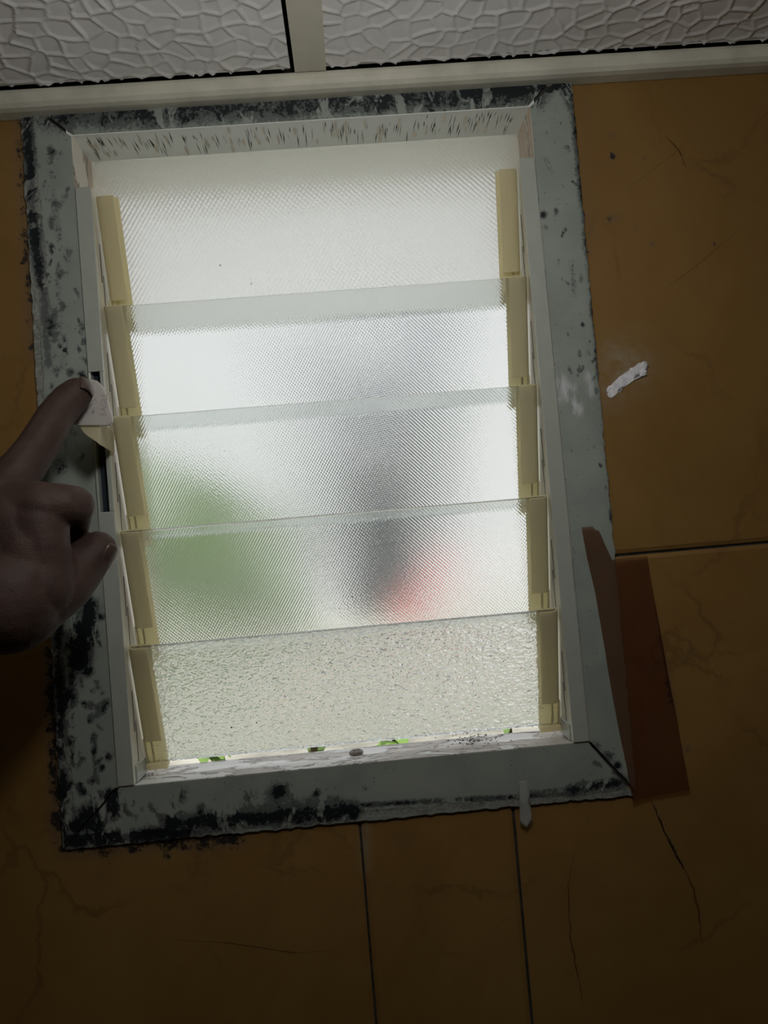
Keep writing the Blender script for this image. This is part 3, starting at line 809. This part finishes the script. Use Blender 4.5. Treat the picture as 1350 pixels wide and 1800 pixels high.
# finger nails
def nail_on(px, py, Y, rpx, d, ax, w, L):
    d = Vector(d).normalized()
    c0 = at(px, py, Y) + d * (rpx * (Y - CAM[1]) / FPX * 0.985)
    ax = Vector(ax); ax = (ax - d * ax.dot(d)).normalized()
    sd = ax.cross(d).normalized()
    vs_ = []
    for i in range(9):
        a = i / 4 - 1
        for j in range(9):
            b_ = j / 4 - 1
            ww = w * (1 - .30 * max(0, b_) ** 3 - .12 * max(0, -b_) ** 3)
            vs_.append(c0 + sd * (a * ww) + ax * (b_ * L) - d * ((a * a) * w * .34 + (b_ * b_) * L * .16))
    me = mesh('nail', vs_, [(i * 9 + j, i * 9 + j + 1, (i + 1) * 9 + j + 1, (i + 1) * 9 + j) for i in range(8) for j in range(8)])
    o = link('nail', me, M['nail'], hand, smooth=True)
    so = o.modifiers.new('thickness', 'SOLIDIFY'); so.thickness = .0008; so.offset = 0
nail_on(172, 967, -.088, 34, (.80, -.34, -.45), (.6, .0, .7), .0068, .0074)
nail_on(136, 690, -.0565, 27, (.80, -.20, .42), (.45, .25, .75), .0055, .0065)

# ------------------------------------------------------------------ added lamp, out of view, to brighten the window wall and ceiling
lamp = tag(empty('added_fill_lamp', (ADDED_LAMP_POS[0], ADDED_LAMP_POS[1], CZ)), 'small round lamp added out of view to light the room', 'lamp')
N = 24
lz = ADDED_LAMP_POS[2]
def turned(prof):
    vs_ = [(ADDED_LAMP_POS[0] + r * math.cos(2 * math.pi * i / N), ADDED_LAMP_POS[1] + r * math.sin(2 * math.pi * i / N), z) for r, z in prof for i in range(N)]
    return MB().add(vs_, [(k * N + i, k * N + (i + 1) % N, (k + 1) * N + (i + 1) % N, (k + 1) * N + i) for k in range(len(prof) - 1) for i in range(N)])
turned([(0.001, CZ), (0.030, CZ), (0.030, CZ - .010), (0.016, CZ - .016), (0.0135, lz + .034), (0.001, lz + .034)]).build('added_holder', M['white_plastic'], lamp)
BR = 0.028
t = NT('added_bulb_glow')
t.fin((0.9, 0.9, 0.88), 0.4, None, **{'Emission Color': (1.0, 0.98, 0.93, 1), 'Emission Strength': ADDED_LAMP_WATT / (4 * math.pi ** 2 * BR ** 2)})
turned([(0.012, lz + .034), (0.013, lz + .029)] + [(BR * math.sin(a), lz + BR * math.cos(a)) for a in [math.radians(28 + 15 * k) for k in range(10)]] + [(0.0004, lz - BR)]).build('added_bulb', t.mat, lamp, smooth=True)

# ------------------------------------------------------------------ outdoors, seen through the glass
GZ = -0.62
tag(MB().box(-14, 14, 0.11, 20, GZ - .2, GZ).build('ground', M['soil']), kind='structure')
tag(MB().box(-14, 14, 5.7, 7.55, GZ - .1, GZ + .012).build('path', M['path']), kind='structure')
house = tag(empty('neighbour_house', (0, 7.8, GZ)), 'pale neighbouring house seen blurred through the frosted glass', 'house')
dx0, dx1 = 0.03, 1.02
g = MB(); g.box(-7, dx0, 7.6, 8.0, GZ, 4.9).box(dx1, 8, 7.6, 8.0, GZ, 4.9).box(dx0, dx1, 7.6, 8.0, 2.55, 4.9)
g.build('wall', M['house_wall'], house)
MB().box(dx0, dx1, 7.72, 7.8, GZ, 1.5).build('door', M['door_dark'], house)
MB().box(dx0, dx1, 7.72, 7.8, 1.6, 2.55).build('transom', M['transom'], house)
MB().box(dx0, dx1, 7.66, 7.8, 1.5, 1.6).build('lintel_rail', M['house_wall'], house)
MB().box(-7.4, 8.4, 7.0, 8.6, 4.9, 5.05).build('roof', M['eave'], house)
def leafy(name, c, rad, n, size, mat, label, cat, group=None):
    root = tag(empty(name, (c[0], c[1], GZ)), label, cat, group)
    g = MB()
    for i in range(n):
        d = RNG.normal(size=3); d /= np.linalg.norm(d)
        rr = RNG.uniform(.55, 1.0) ** .5 * (1 + .18 * math.sin(5 * d[0] + 3 * d[2]))
        p = np.array(c) + d * rr * np.array(rad)
        if p[2] < GZ: p[2] = GZ + .02
        a = RNG.normal(size=3); a /= np.linalg.norm(a)
        b = np.cross(a, d); b /= np.linalg.norm(b) + 1e-9
        L, w = size * RNG.uniform(.7, 1.3), size * .38
        g.add([p - a * L, p + b * w, p + a * L, p - b * w], [(0, 1, 2), (0, 2, 3)])
    tag(g.build('foliage', mat, root), kind='stuff')
    g = MB()
    for k in range(5):
        a = k * 1.3
        q = (c[0] + rad[0] * .5 * math.cos(a), c[1] + rad[1] * .5 * math.sin(a), c[2])
        g.add([(c[0] - .03, c[1], GZ), (c[0] + .03, c[1], GZ), (c[0], c[1] + .03, GZ), q], [(0, 1, 3), (1, 2, 3), (2, 0, 3)])
    g.build('stem', M['stem'], root)
    return root
leafy('garden_bush', (-1.45, 6.6, 0.15), (1.12, .55, .86), 8000, .07, M['leaf_green'], 'green bush outside, showing as the green patch in the glass', 'bush')
# bucket
def lathe(g, c, prof, N=24):
    vs_ = [(c[0] + r * math.cos(2 * math.pi * i / N), c[1] + r * math.sin(2 * math.pi * i / N), c[2] + z) for r, z in prof for i in range(N)]
    g.add(vs_, [(k * N + i, k * N + (i + 1) % N, (k + 1) * N + (i + 1) % N, (k + 1) * N + i) for k in range(len(prof) - 1) for i in range(N)])
    return g
b = tag(empty('red_bucket', (0.75, 6.9, GZ)), 'red object outside, blurred behind the fourth glass pane', 'bucket')
lathe(MB(), (0.75, 6.9, GZ), [(.001, 0), (.19, 0), (.24, .40), (.255, .40), (.255, .42), (.23, .42), (.18, .02), (.001, .02)]).build('body', M['bucket_red'], b)
g = MB()
for k in range(12):
    a0, a1 = math.pi * k / 12, math.pi * (k + 1) / 12
    for (a, a2) in ((a0, a1),):
        P0 = Vector((0.75 + .21 * math.cos(a), 6.9, GZ + .40 + .18 * math.sin(a))); P1 = Vector((0.75 + .21 * math.cos(a2), 6.9, GZ + .40 + .18 * math.sin(a2)))
        g.add([P0 + Vector((0, -.006, 0)), P0 + Vector((0, .006, 0)), P1 + Vector((0, .006, 0)), P1 + Vector((0, -.006, 0)), P0 * 1 + Vector((0, 0, .008)), P1 + Vector((0, 0, .008))], [(0, 1, 2, 3), (0, 3, 5, 4), (1, 4, 5, 2)])
g.build('bail', M['white_plastic'], b)
w = tag(empty('white_pot', (-.22, 5.95, GZ)), 'white pot outside, the bright white spot above the bottom louvre', 'pot')
lathe(MB(), (-.22, 5.95, GZ), [(.001, 0), (.10, 0), (.15, .20), (.165, .20), (.165, .24), (.14, .24), (.12, .16), (.001, .16)]).build('body', M['white_plastic'], w)
lathe(MB(), (-.22, 5.95, GZ), [(.13, .17), (.10, .19), (.001, .2)]).build('filling', M['white_plastic'], w)
# low plants right below the window
PL = ('leafy garden plant glimpsed through the slit, nearest the hand side of the sill', 'leafy garden plant with an orange flower, glimpsed through the slit above the sill',
      'leafy garden plant glimpsed through the slit behind the sill screw', 'leafy garden plant glimpsed through the slit beside the dirt on the sill')
for k, (x, y, h) in enumerate(((-.14, .92, .46), (.08, .72, .47), (.22, 1.02, .43), (.43, .90, .45))):
    root = tag(empty('garden_plant', (x, y, GZ)), PL[k], 'plant', 'plants below the window')
    g = MB()
    for i in range(26):
        a = RNG.uniform(0, 6.28); L = RNG.uniform(.05, .085); z0 = GZ + h * RNG.uniform(.45, .95)
        w = RNG.uniform(.012, .02); d = Vector((math.cos(a), math.sin(a), 0)); sd = Vector((-d.y, d.x, 0))
        p0 = Vector((x, y, z0))
        pts = []
        for s in (0, .25, .5, .75, 1):
            cpt = p0 + d * (L * s) + Vector((0, 0, .06 * s - .07 * s * s)); ww = w * math.sin(math.pi * (s * .9 + .06))
            pts += [cpt - sd * ww, cpt + sd * ww]
        g.add(pts, [(2 * j, 2 * j + 1, 2 * j + 3, 2 * j + 2) for j in range(4)])
    g.build('leaves', M['leaf_light'], root)
    lathe(MB(), (x, y, GZ), [(.008, 0), (.006, h * .95), (.001, h)], 8).build('stem', M['stem'], root)
    if k == 1:
        g = MB()
        for i in range(8):
            a = i * math.pi / 4; d = Vector((math.cos(a), math.sin(a), 0)); sd = Vector((-d.y, d.x, 0)); c0 = Vector((x, y, GZ + h + .01))
            g.add([c0, c0 + d * .025 - sd * .012, c0 + d * .045 + Vector((0, 0, .006)), c0 + d * .025 + sd * .012], [(0, 1, 2, 3)])
        g.build('flower', M['petal'], root)
